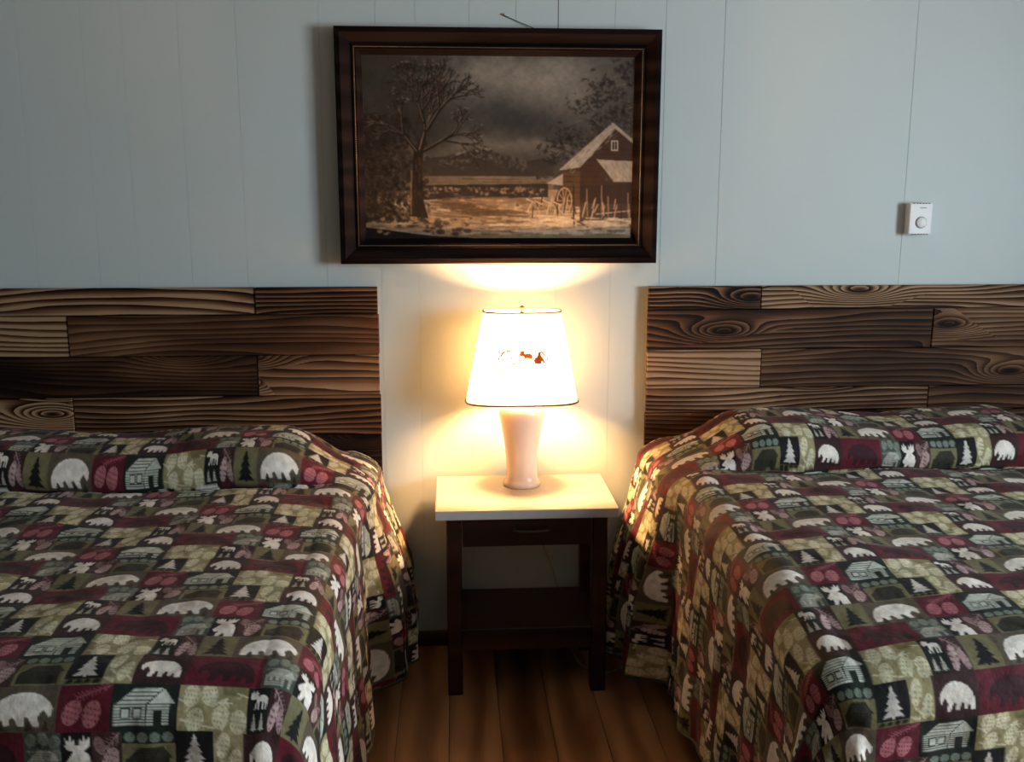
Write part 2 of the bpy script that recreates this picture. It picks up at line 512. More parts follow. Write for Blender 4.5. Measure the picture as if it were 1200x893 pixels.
def quilt_tile():
    W, H = 1100, 300
    rng = np.random.default_rng(3)
    c = Canvas(W, H, (60, 50, 45))
    OL, TA, BU, GR, FE, BK, BR = (112, 106, 74), (86, 77, 62), (88, 20, 34), (22, 33, 26), (150, 140, 102), (14, 13, 15), (54, 29, 29)
    WH = (232, 224, 212)
    def blk(p0, p1, q0, q1, col):
        c.frame(0, 0, W, H); c.rect(p0, q0, p1, q1, col)
        return c.frame(p0 * W, q0 * H, p1 * W, q1 * H)
    # upper half
    blk(0, .113, 0, .5, OL); c.frame(.018 * W, .06 * H, .098 * W, .47 * H); c.poly(TREE, BK)
    blk(.113, .32, 0, .5, TA); c.frame(.128 * W, .06 * H, .308 * W, .45 * H); c.poly(BEAR, WH)
    for x in (.16, .24, .29):                                         # small dark firs before the bear
        c.frame((x - .014) * W, .36 * H, (x + .014) * W, .49 * H); c.poly(TREE, (52, 50, 38))
    blk(.32, .47, 0, .5, BU)
    needles(c, (.98, .04), (.35, .30), 9, .16, (150, 84, 92), 3, rng)
    cone(c, .28, .60, .17, .27, (172, 104, 110), BU, .35); cone(c, .66, .64, .17, .29, (172, 104, 110), BU, .25)
    blk(.47, .66, 0, .5, GR); c.frame(.482 * W, .05 * H, .650 * W, .44 * H); cabin(c, (196, 200, 186), GR, 3.0)
    for (a, b, q0, q1) in ((.66, .858, 0, .5), (.765, .85, .5, 1.0)):
        blk(a, b, q0, q1, FE)
    c.frame(.66 * W, 0, .858 * W, .5 * H)
    c.poly([(.60, 0), (1, 0), (1, .25), (.66, .22)], (122, 118, 74))
    for (x, y, r) in ((.18, .25, .1), (.44, .22, -.1), (.62, .70, .15), (.88, .78, .1), (.25, .78, .3)):
        cone(c, x, y, .12, .26, (206, 200, 166), (124, 116, 78), r)
    for _ in range(16):
        x, y = rng.random(2); needles(c, (x, y), (min(.97, x + rng.uniform(-.2, .2)), min(.95, max(.03, y + rng.uniform(-.2, .2)))), 4, .10, (214, 208, 178), 2.6, rng)
    c.frame(.765 * W, .5 * H, .85 * W, H)
    for (x, y) in ((.3, .3), (.7, .65)): cone(c, x, y, .22, .30, (206, 200, 166), (124, 116, 78), .2)
    for _ in range(7):
        x, y = rng.random(2); needles(c, (x, y), (min(.97, max(.03, x + rng.uniform(-.4, .4))), min(.95, y + rng.uniform(0, .2))), 4, .14, (214, 208, 178), 2.6, rng)
    blk(.858, .93, 0, .5, (18, 22, 18)); c.frame(.866 * W, .03 * H, .924 * W, .25 * H); c.poly(MOOSE, WH)
    for x in (.88, .908):
        c.frame((x - .012) * W, .28 * H, (x + .012) * W, .47 * H); c.poly(TREE, (176, 170, 158))
    blk(.93, 1.0, 0, .5, BR); needles(c, (.15, .02), (.8, .45), 6, .22, (168, 140, 138), 2.4, rng)
    cone(c, .30, .64, .22, .34, (186, 160, 158), BR, .15); cone(c, .75, .70, .20, .28, (160, 132, 130), BR, -.2)
    # lower half
    blk(0, .225, .5, 1.0, BU); c.frame(.03 * W, .58 * H, .205 * W, .95 * H); c.poly(flip(BEAR), (50, 16, 24))
    blk(.225, .335, .5, 1.0, (62, 74, 66))
    for (x, y, r) in ((.2, .18, .2), (.52, .14, -.2), (.82, .2, .3), (.86, .5, -.3)): cone(c, x, y, .15, .15, (122, 130, 116), (62, 74, 66), r)
    needles(c, (.05, .45), (.95, .38), 8, .12, (128, 134, 118), 2, rng)
    c.frame(.235 * W, .70 * H, .328 * W, .97 * H); cabin(c, (172, 170, 156), (70, 76, 66), 1.6, 5)
    blk(.335, .42, .5, 1.0, BK); c.frame(.34 * W, .53 * H, .417 * W, 1.0 * H); c.poly(MOOSEHEAD, WH)
    blk(.42, .505, .5, 1.0, (66, 42, 40)); needles(c, (.9, .05), (.3, .5), 7, .22, (170, 142, 138), 2.4, rng)
    cone(c, .60, .66, .26, .30, (178, 150, 146), (66, 42, 40), .3); cone(c, .24, .30, .18, .2, (140, 110, 108), (66, 42, 40), -.2)
    blk(.505, .655, .5, .645, GR)
    for i in range(4): cone(c, .14 + i * .24, .52, .105, .40, (118, 132, 118), (70, 82, 70), .1, 4)
    blk(.505, .655, .645, 1.0, OL); c.frame(.515 * W, .68 * H, .645 * W, .98 * H); cabin(c, (44, 42, 30), (24, 22, 16), 2.0, 5)
    blk(.655, .765, .5, 1.0, BK); c.frame(.672 * W, .53 * H, .748 * W, .91 * H); c.poly(TREE, (206, 200, 190))
    blk(.655, .765, .93, 1.0, (96, 92, 58))
    for i in range(4):
        c.frame((.66 + i * .026) * W, .935 * H, (.682 + i * .026) * W, .995 * H); c.poly(BEAR, (24, 22, 16))
    blk(.85, 1.0, .5, 1.0, BR); c.frame(.866 * W, .58 * H, .985 * W, .92 * H); c.poly(flip(BEAR), WH)
    # dyed cloth is a little uneven
    v = value_noise(H, W, 26, rng, True) * .5 + value_noise(H, W, 9, rng, True) * .5
    c.a *= (0.88 + 0.24 * v)[:, :, None]
    c.blur(1)
    return s2l(np.clip(c.a, 0, 255))

TILE = quilt_tile()

def sample_tile(p, q):
    H, W = TILE.shape[:2]
    x = (p % 1.0) * W - .5; y = np.clip(q, 0, .99999) * H - .5
    xi = np.floor(x).astype(int); yi = np.floor(y).astype(int)
    fx = (x - xi)[..., None]; fy = (y - yi)[..., None]
    x0, x1 = xi % W, (xi + 1) % W
    y0, y1 = np.clip(yi, 0, H - 1), np.clip(yi + 1, 0, H - 1)
    return (TILE[y0, x0] * (1 - fx) + TILE[y0, x1] * fx) * (1 - fy) + (TILE[y1, x0] * (1 - fx) + TILE[y1, x1] * fx) * fy

def grid_mesh(name, pos, colr, keep=None):
    """pos (nv,nu,3), colr (nv,nu,3) -> quad mesh with a colour attribute named print"""
    nv, nu = pos.shape[:2]
    idx = np.arange(nv * nu).reshape(nv, nu)
    q = np.stack([idx[:-1, :-1], idx[:-1, 1:], idx[1:, 1:], idx[1:, :-1]], -1).reshape(-1, 4)
    if keep is not None:
        q = q[keep[q].all(1)] if keep.ndim == 1 else q[keep.ravel()[q].all(1)]
    used = np.zeros(nv * nu, bool); used[q.ravel()] = True
    remap = np.cumsum(used) - 1
    q = remap[q]
    P = pos.reshape(-1, 3)[used]; Cc = colr.reshape(-1, 3)[used]
    me = bpy.data.meshes.new(name)
    me.vertices.add(len(P)); me.vertices.foreach_set('co', P.astype(np.float32).ravel())
    me.loops.add(q.size); me.loops.foreach_set('vertex_index', q.astype(np.int32).ravel())
    me.polygons.add(len(q))
    me.polygons.foreach_set('loop_start', np.arange(0, q.size, 4, dtype=np.int32))
    me.polygons.foreach_set('use_smooth', np.ones(len(q), bool))
    at = me.color_attributes.new('print', 'FLOAT_COLOR', 'POINT')
    at.data.foreach_set('color', np.concatenate([Cc, np.ones((len(Cc), 1))], 1).astype(np.float32).ravel())
    me.update(calc_edges=True)
    me.validate()
    return me

# ------------------------------------------------------------------ the room
RX0, RX1, RY0, ZC = -2.6, 3.0, -4.2, 2.44
# panelled wall behind the beds: sheet boards between routed grooves
wb = box('wall_back', RX0 - .1, RX1 + .1, 0.0015, 0.12, -0.05, ZC + .1, M['seam'])
tag(wb, 'pale grey green painted panelled wall behind the beds', kind='structure')
grooves = [-2.6, -2.43, -2.27, -2.02, -1.86, -1.75, -1.59, -1.40, -1.24, -1.058, -.945, -.786, -.621, -.382, -.219, -.103, .055, .192, .318, .487, .64, .818, 1.408, 1.84, 2.24, 2.63, 3.0]
for i in range(len(grooves) - 1):
    a, b = grooves[i], grooves[i + 1]
    shaded = abs(a - .318) < 1e-6
    g0 = .0004
    g1 = .0004
    box('panel_board', a + g0, b - g1, 0.0, 0.0016, 0.0, ZC, M['wall'], wb, 0.0004)
    if shaded: box('panel_seam_shade', a - .0012, a + .0012, -.0001, 0.0016, 1.27, ZC, M['dark_slot'], wb)  # dark strip proud of the boards, painting the shade inside an open seam
fl = box('floor', RX0 - .1, RX1 + .1, RY0 - .1, 0.1, -.1, -.0045, M['floor_joint'])
tag(fl, 'brown wood plank floor', kind='structure')
pw, pl = .1425, 1.24
bm = bmesh.new(); add_box(bm, -pw / 2 + .0006, pw / 2 - .0006, -pl / 2 + .0006, pl / 2 - .0006, -.009, 0.0, .0008)
plank_me = bm_mesh(bm, 'floor_plank'); plank_me.materials.append(M['floor'])
frng = random.Random(5)
nx0 = int(math.floor((RX0 + .025) / pw))
for i in range(nx0, int((RX1 + .025) / pw) + 1):
    xc = -.025 + (i + .5) * pw
    if xc - pw / 2 < RX0 - .09 or xc + pw / 2 > RX1 + .09: continue
    yy = 0.02 - frng.random() * pl
    ys = [yy + pl * .5]
    while ys[-1] > RY0: ys.append(ys[-1] - pl)
    for y in ys:
        if y + pl / 2 < RY0 - .05 or y - pl / 2 > 0: continue
        a, b = max(y - pl / 2, RY0), min(y + pl / 2, 0.0)
        if b - a < .02: continue
        if b - a > pl - 1e-4:
            o = link('floor_plank', plank_me, None, fl, (xc, y, 0))
        else:
            bm = bmesh.new(); add_box(bm, -pw / 2 + .0006, pw / 2 - .0006, a - y + .0006, b - y - .0006, -.009, 0.0, .0008)
            o = link('floor_plank', bm_mesh(bm, 'floor_plank'), M['floor'], fl, (xc, y, 0))
        o.color = (frng.choice((.25, .38, .5, .62, .72)), .55, 0, 1)
tag(box('ceiling', RX0 - .1, RX1 + .1, RY0 - .1, .1, ZC, ZC + .1, M['ceiling']), 'plain white ceiling', kind='structure')
tag(box('wall_left', RX0 - .1, RX0, RY0 - .1, .006, 0, ZC, M['otherwall']), 'plain painted side wall', kind='structure')
tag(box('wall_front', RX0, RX1, RY0 - .1, RY0, 0, ZC, M['otherwall']), 'plain painted wall behind the camera', kind='structure')
bm = bmesh.new()
y0, y1, z0, z1 = WIN['y0'], WIN['y1'], WIN['z0'], WIN['z1']
add_box(bm, RX1, RX1 + .1, RY0 - .1, y0, 0, ZC); add_box(bm, RX1, RX1 + .1, y1, .006, 0, ZC)
add_box(bm, RX1, RX1 + .1, y0, y1, 0, z0); add_box(bm, RX1, RX1 + .1, y0, y1, z1, ZC)
tag(link('wall_right', bm_mesh(bm, 'wall_right'), M['otherwall']), 'painted side wall with a window', kind='structure')
wn = empty('window_1', (RX1 + .05, (y0 + y1) / 2, z0))
tag(wn, 'white framed window letting in daylight', kind='structure')
for nm, a in (('window_frame', (y0, y0 + .04, z0, z1)), ('window_frame', (y1 - .04, y1, z0, z1)), ('window_frame', (y0 + .04, y1 - .04, z0, z0 + .04)),
              ('window_frame', (y0 + .04, y1 - .04, z1 - .04, z1)), ('mullion', ((y0 + y1) / 2 - .012, (y0 + y1) / 2 + .012, z0 + .04, z1 - .04))):
    box(nm, RX1 + .02, RX1 + .07, a[0], a[1], a[2], a[3], M['ivory'], wn, .003)
box('pane', RX1 + .043, RX1 + .047, y0 + .04, (y0 + y1) / 2 - .012, z0 + .04, z1 - .04, M['glass'], wn)
box('pane', RX1 + .043, RX1 + .047, (y0 + y1) / 2 + .012, y1 - .04, z0 + .04, z1 - .04, M['glass'], wn)
bb = box('baseboard_back', RX0, RX1, -.012, -.0005, 0.0, .052, M['baseboard'], None, .002)
tag(bb, 'low dark wood baseboard along the panelled wall', kind='structure')

# ------------------------------------------------------------------ headboards of charred boards
def headboard(x0, x1, rows, label):
    """rows: (z_top, z_bottom, [joint x], [(tone, contrast), ...])"""
    root = empty('headboard', ((x0 + x1) / 2, -.02, 0))
    tag(root, label, 'headboard', 'charred plank headboards')
    zt, zb = rows[0][0], rows[-1][1]
    box('backing_panel', x0 + .004, x1 - .004, -.013, -.002, zb + .003, zt - .003, M['hbback'], root)
    for lx in (x0 + .12, x1 - .12):
        box('leg', lx - .04, lx + .04, -.013, -.0125 + .0105, .0, zb + .003, M['hbback'], root)
    r_ = random.Random(int(abs(x0) * 100))
    for (a, b, joints, tones) in rows:
        xs = [x0] + joints + [x1]
        for i in range(len(xs) - 1):
            l, r = xs[i], xs[i + 1]
            cx, cz = (l + r) / 2, (a + b) / 2
            d = r_.uniform(-.0025, .0025)
            jag = r_.uniform(-.002, .002)
            e0 = jag if i == 0 else .0012
            e1 = jag if i == len(xs) - 2 else -.0012
            bm = bmesh.new()
            add_box(bm, l - cx + e0, r - cx + e1, -.010 - d, .009, b - cz + .0013, a - cz - .0013, .0016)
            o = link('plank', bm_mesh(bm, 'plank'), M['charred'], root, (cx - (x0 + x1) / 2, -.023 + .02, cz))
            o.color = (tones[i][0], tones[i][1], 0, 1)
    return root

rl = [1.184, 1.101, .9765, .851, .7245, .598, .472, .346]
headboard(-1.655, -.229, [
    (rl[0], rl[1], [-.597], [(.56, 1.05), (.17, 1.15)]),
    (rl[1], rl[2], [-1.153], [(.60, 1.05), (.47, .38)]),
    (rl[2], rl[3], [-.599], [(.34, .40), (.66, .62)]),
    (rl[3], rl[4], [-1.157], [(.60, 1.1), (.36, .85)]),
    (rl[4], rl[5], [-.606], [(.44, .35), (.24, .6)]),
    (rl[5], rl[6], [-1.16], [(.45, .6), (.25, .7)]),
    (rl[6], rl[7], [-.60], [(.45, .6), (.26, .7)])],
    'dark charred plank headboard with knotty boards behind the darker, lower bed')
rr = [1.181, 1.108, .982, .858, .7805, .657, .53, .405, .30]
headboard(.603, 2.03, [
    (rr[0], rr[1], [.957], [(.22, 1.35), (.52, .95)]),
    (rr[1], rr[2], [1.514], [(.42, .65), (.58, .55)]),
    (rr[2], rr[3], [.966], [(.78, .85), (.40, .50)]),
    (rr[3], rr[4], [1.519], [(.46, .9), (.42, .5)]),
    (rr[4], rr[5], [.968], [(.46, .5), (.45, .6)]),
    (rr[5], rr[6], [1.52], [(.42, .5), (.45, .6)]),
    (rr[6], rr[7], [.968], [(.42, .5), (.45, .6)]),
    (rr[7], rr[8], [1.52], [(.42, .5), (.45, .6)])],
    'charred plank headboard with one pale striped board behind the brighter, higher bed')

# ------------------------------------------------------------------ beds and bedspreads
def sstep(a, b, x):
    t = np.clip((x - a) / (b - a), 0, 1)
    return t * t * (3 - 2 * t)

def spacing(stops):
    """stops: list of (from, to, step)"""
    out = []
    for a, b, st in stops:
        n = max(1, int(round((b - a) / st)))
        out.append(np.linspace(a, b, n, endpoint=False))
    out.append(np.array([stops[-1][1]]))
    return np.concatenate(out)

def bedspread(x0, x1, zt, yc, yf, sag, hem_z, P, T, F_at, fold_at, dz, wl, wr, flare, us, vs_far, label):
    r = .085
    xa, xb = x0 + r, x1 - r
    drop = zt - r - hem_z
    EM = r * PI / 2 + drop                                            # cloth beyond the turn of the edge
    # pillow profile (Y, height above the mattress top) from the wall to the crease
    ctrl = [(-.047, -.02), (-.060, dz * .55), (-.10, dz * .86), (-.17, dz * 1.0), (-.27, dz * 1.0), (-.35, dz * .95), (yc + .028, dz * .80), (yc + .004, dz * .52),
            (yc - .004, dz * .25), (yc + .006, -.004), (yc + .016, -.016), (yc - .004, -.010), (yc - .03, 0)]
    pr = np.array([(p.x, p.y) for p in smooth_path([(a, b, 0) for a, b in ctrl], 10)])
    sl = np.concatenate([[0], np.cumsum(np.hypot(*np.diff(pr, axis=0).T))])
    v1 = sl[-1]                                                       # end of the pillow part
    vcr = sl[9 * 10]                                                  # deepest point of the front of the fold
    vsh = sl[5 * 10 + 5]                                              # its shoulder
    vb = v1 + (abs(yf + r) - abs(yc - .03))                           # where the foot begins to turn
    v = np.concatenate([spacing([(0, v1, .0032), (v1, vb - .45, vs_far), (vb - .45, vb + .30, .0021), (vb + .30, vb + EM, .007)])])
    u = spacing([(a, b, s) for a, b, s in us(xa - EM, xb + EM)])
    U, V = np.meshgrid(u, v)
    # along the length
    Yp = np.interp(V, sl, pr[:, 0]); Zp = np.interp(V, sl, pr[:, 1])
    Yflat = -.047 - V / v1 * (abs(yc - .03) - .047)
    Yflat = np.where(V > v1, yc - .03 - (V - v1), Yflat)
    Yp = np.where(V > v1, Yflat, Yp); Zp = np.where(V > v1, 0, Zp)
    w = sstep(wl[0], wl[1], U) * (1 - sstep(wr[0], wr[1], U))
    Y = Yp * w + Yflat * (1 - w)
    Z = np.where(V > v1, 0.0, Zp * w - .004 * (1 - w))
    # a plumper middle of each pillow
    Z = Z + np.where(V < vcr, w * .010 * np.sin((U - x0) * 2 * PI / ((x1 - x0) / 2) - PI / 2) * sstep(0, .05, V), 0)
    eu = np.where(U > xb, U - xb, np.where(U < xa, xa - U, 0.0))
    su = np.where(U > xb, 1.0, -1.0)
    ev = np.maximum(0, V - vb)
    rho = np.hypot(eu, ev)
    th = np.arctan2(ev, eu)                                           # 0 = side, pi/2 = foot
    a = np.minimum(rho, r * PI / 2) / r
    o = r * np.sin(a); h = r * (1 - np.cos(a))
    d = np.maximum(0, rho - r * PI / 2); s = d / drop
    h = h + d
    corner = np.sin(2 * np.clip(th, 0, PI / 2)) * (eu > 0) * (ev > 0)
    o = o + .022 * s + corner * s * (.035 + .030 * np.sin(9 * th + .6))
    side = (eu > 0) * np.cos(np.clip(th, 0, PI / 2))
    foot = (ev > 0) * np.sin(np.clip(th, 0, PI / 2))
    o = o + side * s * (.010 * np.sin(V * 2 * PI / .27 + 1.0) + .006 * np.sin(V * 2 * PI / .105 + U[0, 0]))
    o = o + foot * s * (.010 * np.sin(U * 2 * PI / .31 + .4) + .005 * np.sin(U * 2 * PI / .12))
    # the tucked fold at the pillow pushes the sides out near the wall
    fz = sstep(yc - .065, yc + .055, Y)
    fl_ = flare * np.sin(np.clip(s, 0, 1) * 1.9) * fz + flare * .30 * fz * sstep(0, .1, eu)
    o = o + side * (fl_ - .020 * np.exp(-((Y - yc + .05) / .03) ** 2) * s ** .5)
    o = o + side * fz * s * .018 * np.sin(Y * 2 * PI / .15 + .8)
    dirx = np.where(rho > 0, eu / np.maximum(rho, 1e-9), 0) * su
    diry = np.where(rho > 0, ev / np.maximum(rho, 1e-9), 0)
    Xb = np.clip(U, xa, xb)
    Yb = np.where(ev > 0, yf + r, Y)
    # the side cloth hangs from the lowered edge of the fold
    X3 = Xb + dirx * o
    Y3 = Yb - diry * o
    Z3 = zt + Z * (1 - np.clip(s, 0, 1)) - h - (1 - np.clip(s, 0, 1)) * (sag * sstep(vb - .38, vb + .12, V) * (.45 + .55 * np.exp(-((U - xa) / .30) ** 2))
        + np.where(V > v1, .016 * (np.exp(-np.abs(U - xa) / .09) + np.exp(-np.abs(U - xb) / .09)), 0) * sstep(v1, v1 + .1, V))
    # quilted puffiness and slack
    nv, nu = U.shape
    rng = np.random.default_rng(int(abs(x0) * 100))
    g = rng.random((64, 64)) - .5
    def nz(fx, fy):
        x = (U - u[0]) * fx; y = V * fy
        xi, yi = np.floor(x).astype(int), np.floor(y).astype(int); tx, ty = x - xi, y - yi
        tx = tx * tx * (3 - 2 * tx); ty = ty * ty * (3 - 2 * ty)
        G = lambda i, j: g[i % 64, j % 64]
        return (G(yi, xi) * (1 - tx) + G(yi, xi + 1) * tx) * (1 - ty) + (G(yi + 1, xi) * (1 - tx) + G(yi + 1, xi + 1) * tx) * ty
    puff = .012 * nz(5, 5) + .0075 * nz(13, 13) + .003 * nz(34, 34)
    on_side = np.clip(a / (PI / 2), 0, 1)
    Z3 = Z3 + puff * (1 - on_side)
    X3 = X3 + puff * on_side * dirx * 1.3
    Y3 = Y3 - puff * on_side * diry * 1.3
    Z3 = np.maximum(Z3, .012)
    Y3 = np.minimum(Y3, -.046)
    # the print
    uF, yF = F_at
    vF = v1 + (abs(yF) - abs(yc - .03))
    R = (V - vF) / T + .75
    base = (U - uF) / P + .1125
    # within the tucked fold the print starts afresh
    pu, pp, q_sh, q_cr = fold_at
    R2 = q_sh + (V - vsh) / (vcr - vsh) * (q_cr - q_sh)
    R2 = np.where(V < vsh, q_sh + (V - vsh) / T, R2)
    b2 = (U - pu) / P + pp
    infold = V < vcr
    R = np.where(infold, R2, R); base = np.where(infold, b2, base)
    n = np.floor(R)
    colr = sample_tile(base - n / 3.0, R - n)
    keep = rho <= EM + 1e-6
    me = grid_mesh('bedspread', np.stack([X3, Y3, Z3], -1), colr, keep)
    root = link('bedspread', me, M['cloth'])
    tag(root, label, 'bedspread', 'patchwork bedspreads')
    # bound hem along the sides and the foot
    ir, il = len(u) - 1, 0
    jb = int(np.searchsorted(v, vb))
    jf = len(v) - 1
    path = []
    for j in range(0, jb, 8): path.append((X3[j, ir], Y3[j, ir], Z3[j, ir]))
    sel = [np.unravel_index(np.argmin(np.where(eu * (su > 0) > 0, (rho - EM) ** 2 + (th - t) ** 2, 9)), rho.shape) for t in np.linspace(.08, PI / 2 - .08, 14)]
    for j, i in sel: path.append((X3[j, i], Y3[j, i], Z3[j, i]))
    ib, ia = int(np.searchsorted(u, xb)), int(np.searchsorted(u, xa))
    for i in range(ib, ia, -10): path.append((X3[jf, i], Y3[jf, i], Z3[jf, i]))
    sel = [np.unravel_index(np.argmin(np.where(eu * (su < 0) > 0, (rho - EM) ** 2 + (th - t) ** 2, 9)), rho.shape) for t in np.linspace(PI / 2 - .08, .08, 14)]
    for j, i in sel: path.append((X3[j, i], Y3[j, i], Z3[j, i]))
    for j in range(jb, 0, -8): path.append((X3[j, il], Y3[j, il], Z3[j, il]))
    hem = link('hem_binding', tube_mesh('hem_binding', path, .0045, 6), M['hem'], root, (0, 0, 0), True)
    return root

def bed(x0, x1, zt, yf, label):
    root = empty('bed', ((x0 + x1) / 2, (yf - .05) / 2, 0))
    tag(root, label, 'bed', 'beds')
    i = .045
    box('mattress', x0 + i, x1 - i, yf + i, -.06, zt - .25, zt - .03, M['mattress'], root, .05, 3)
    box('box_spring', x0 + i, x1 - i, yf + i, -.06, .19, zt - .252, M['mattress'], root, .02, 2)
    for lx in (x0 + .14, x1 - .14):
        for ly in (-.16, yf + .16):
            box('leg', lx - .025, lx + .025, ly - .025, ly + .025, 0, .19, M['steel'], root, .003)
    return root

LB = dict(x0=-1.625, x1=-.245, zt=.68, yf=-1.50)
RB = dict(x0=.605, x1=1.985, zt=.71, yf=-1.50)
bed(label='low steel legged bed under the shadowed bedspread', **dict(LB, zt=.655))
bed(label='steel legged bed under the brightly lit bedspread', **dict(RB, zt=.625))
bedspread(LB['x0'], LB['x1'], LB['zt'], -.42, LB['yf'], .0, .10, .55, .1485, (-.566, -.834), (-.564, .0565, 0.0, .50), .098, (-1.60, -1.40), (-.50, -.27), .075,
          lambda a, b: [(a, -1.32, .010), (-1.32, b, .0026)], .0034,
          'dim patchwork bedspread of bears, cabins and pinecones on the lower bed')
bedspread(RB['x0'], RB['x1'], RB['zt'], -.44, RB['yf'], .055, .10, .505, .142, (.933, -1.084), (1.428, .71, .30, .98), .100, (.63, .87), (1.62, 1.95), .085,
          lambda a, b: [(a, 1.30, .0026), (1.30, 1.75, .0036), (1.75, b, .010)], .0034,
          'bright patchwork bedspread of bears, cabins and pinecones on the higher bed')

# ------------------------------------------------------------------ nightstand
ns = empty('nightstand', (.2025, -.19, 0))
tag(ns, 'dark red wooden nightstand with cream top and one drawer between the beds', 'nightstand')
top = box('top', -.058, .463, -.372, -.022, .554, .580, M['edge'], ns, .0015)
box('laminate_sheet', -.0575, .4625, -.3715, -.0225, .5795, .5810, M['laminate'], top, .0004)
for lx in (-.028, .395):
    for ly in (-.335, -.072):
        box('leg', lx, lx + .044, ly, ly + .044, 0.0, .5535, M['mahogany'], ns, .003)
dr = box('drawer', .0185, .3925, -.338, -.10, .462, .545, M['mahogany'], ns, .003)
tube('handle', smooth_path([(.165, -.3375, .5135), (.168, -.352, .513), (.20, -.356, .511), (.24, -.356, .511), (.262, -.352, .513), (.265, -.3375, .5135)], 6), .004, M['darkmetal'], dr)
for lx in (-.024, .4205):
    box('side_panel', lx, lx + .0145, -.2908, -.0722, .455, .5535, M['mahogany'], ns, .001)
box('front_rail', .0165, .3945, -.328, -.300, .546, .5538, M['mahogany'], ns, .0008)
box('back_rail', .0165, .3945, -.050, -.034, .470, .5535, M['mahogany'], ns, .001)
box('shelf', -.018, .429, -.330, -.034, .188, .206, M['mahogany'], ns, .002)
for ly in (-.322, -.046):
    box('shelf_rail', .0165, .3945, ly, ly + .014, .135, .1878, M['mahogany'], ns, .001)

# ------------------------------------------------------------------ table lamp
LX, LY = .2035, -.122
lamp = empty('table_lamp', (LX, LY, .581))
tag(lamp, 'lit table lamp with tapered cream shade and pale pink ceramic base', 'lamp')
lathe('base', [(.0, .5812), (.056, .5812), (.0575, .584), (.0575, .592), (.053, .598), (.0485, .606), (.0472, .625), (.0476, .655), (.0505, .690), (.056, .730), (.0625, .765), (.0675, .792),
               (.0690, .808), (.0668, .823), (.058, .836), (.040, .845), (.022, .849), (.0, .849)], M['ceramic'], lamp, (LX, LY))
lathe('neck', [(.0, .8492), (.017, .8492), (.018, .856), (.010, .862), (.010, .880), (.017, .884), (.0175, .918), (.013, .922), (.0, .922)], M['brass'], lamp, (LX, LY), 24)
lathe('bulb', [(.0, .9222), (.012, .9222), (.014, .962), (.022, .995), (.029, 1.022), (.030, 1.038), (.026, 1.054), (.016, 1.066), (.0, 1.069)], M['bulb'], lamp, (LX, LY), 20)
for sx in (-1, 1):
    tube('harp', smooth_path([(LX + sx * .014, LY, .880), (LX + sx * .040, LY, .905), (LX + sx * .052, LY, .960), (LX + sx * .046, LY, 1.030), (LX + sx * .026, LY, 1.085), (LX + sx * .002, LY, 1.108)], 5),
         .0018, M['brass'], lamp, 6)
lathe('finial', [(.0, 1.1090), (.006, 1.1090), (.006, 1.115), (.003, 1.118), (.007, 1.124), (.0075, 1.129), (.003, 1.133), (.0, 1.134)], M['brass'], lamp, (LX, LY), 16)
SH = dict(z0=.846, z1=1.117, w0=.1685, w1=.1145, ratio=.54, pw=3.0)
def shade_pt(a, z, off=0.0):
    t = (z - SH['z0']) / (SH['z1'] - SH['z0'])
    w = SH['w0'] + (SH['w1'] - SH['w0']) * t + off
    c, s = math.cos(a), math.sin(a)
    return (LX + math.copysign(abs(c) ** (2 / SH['pw']), c) * w, LY + math.copysign(abs(s) ** (2 / SH['pw']), s) * (w * SH['ratio']), z)
seg = 72
bm = bmesh.new(); rings = []
for zi in range(9):
    z = SH['z0'] + (SH['z1'] - SH['z0']) * zi / 8
    rings.append([bm.verts.new(shade_pt(2 * PI * q / seg, z)) for q in range(seg)])
for A, B in zip(rings[:-1], rings[1:]):
    for q in range(seg): bm.faces.new((A[q], A[(q + 1) % seg], B[(q + 1) % seg], B[q]))
shade = link('shade', bm_mesh(bm, 'shade'), M['shade'], lamp, None, True)
for z in (SH['z0'], SH['z1']):
    tube('trim_band', [shade_pt(2 * PI * q / seg, z, .0008) for q in range(seg)], .0030, M['trim'], shade, 6, True)
for a in (0, PI / 2, PI, 3 * PI / 2):
    p = shade_pt(a, 1.1085)
    tube('spider_arm', [(LX, LY, 1.1085), p], .0014, M['brass'], shade, 6)
# printed emblem on the shade front (small animals over a line of lettering too fine to read)
def on_shade(x, z):
    t = (z - SH['z0']) / (SH['z1'] - SH['z0'])
    w = SH['w0'] + (SH['w1'] - SH['w0']) * t
    f = (1 - min(.999, abs((x - LX) / w)) ** SH['pw']) ** (1 / SH['pw'])
    return (x, LY - w * SH['ratio'] * f - .0009, z)
def decal(name, polys, mat):
    bm = bmesh.new()
    for poly in polys:
        vs = [bm.verts.new(on_shade(x, z)) for x, z in poly]
        f = bm.faces.new(vs)
    bmesh.ops.triangulate(bm, faces=bm.faces)
    return link(name, bm_mesh(bm, name), mat, shade)
def place(shape, x, z, w, h):
    return [(x + px * w, z + (1 - py) * h) for px, py in shape]
sitbear = [(.1, 1), (.0, .7), (.15, .5), (.30, .42), (.38, .1), (.5, .0), (.62, .1), (.64, .36), (.80, .55), (1.0, .95), (.86, 1.0), (.70, .78), (.62, 1.0)]
for shp in (place(MOOSE, .190, .9680, .040, .046), place(sitbear, .232, .9690, .036, .038)):
    decal('printed_emblem', [shp], M['ink_brown'])
arc = []
for (a0, a1, cx) in ((2.0, 2.9, .160), (1.3, 1.9, .160), (.3, 1.1, .242)):
    pts = []
    for q in range(6):
        a = a0 + (a1 - a0) * q / 5; pts.append((cx + .028 * math.cos(a), .982 + .030 * math.sin(a)))
    for q in range(5, -1, -1):
        a = a0 + (a1 - a0) * q / 5; pts.append((cx + .0225 * math.cos(a), .982 + .0235 * math.sin(a)))
    arc.append(pts)
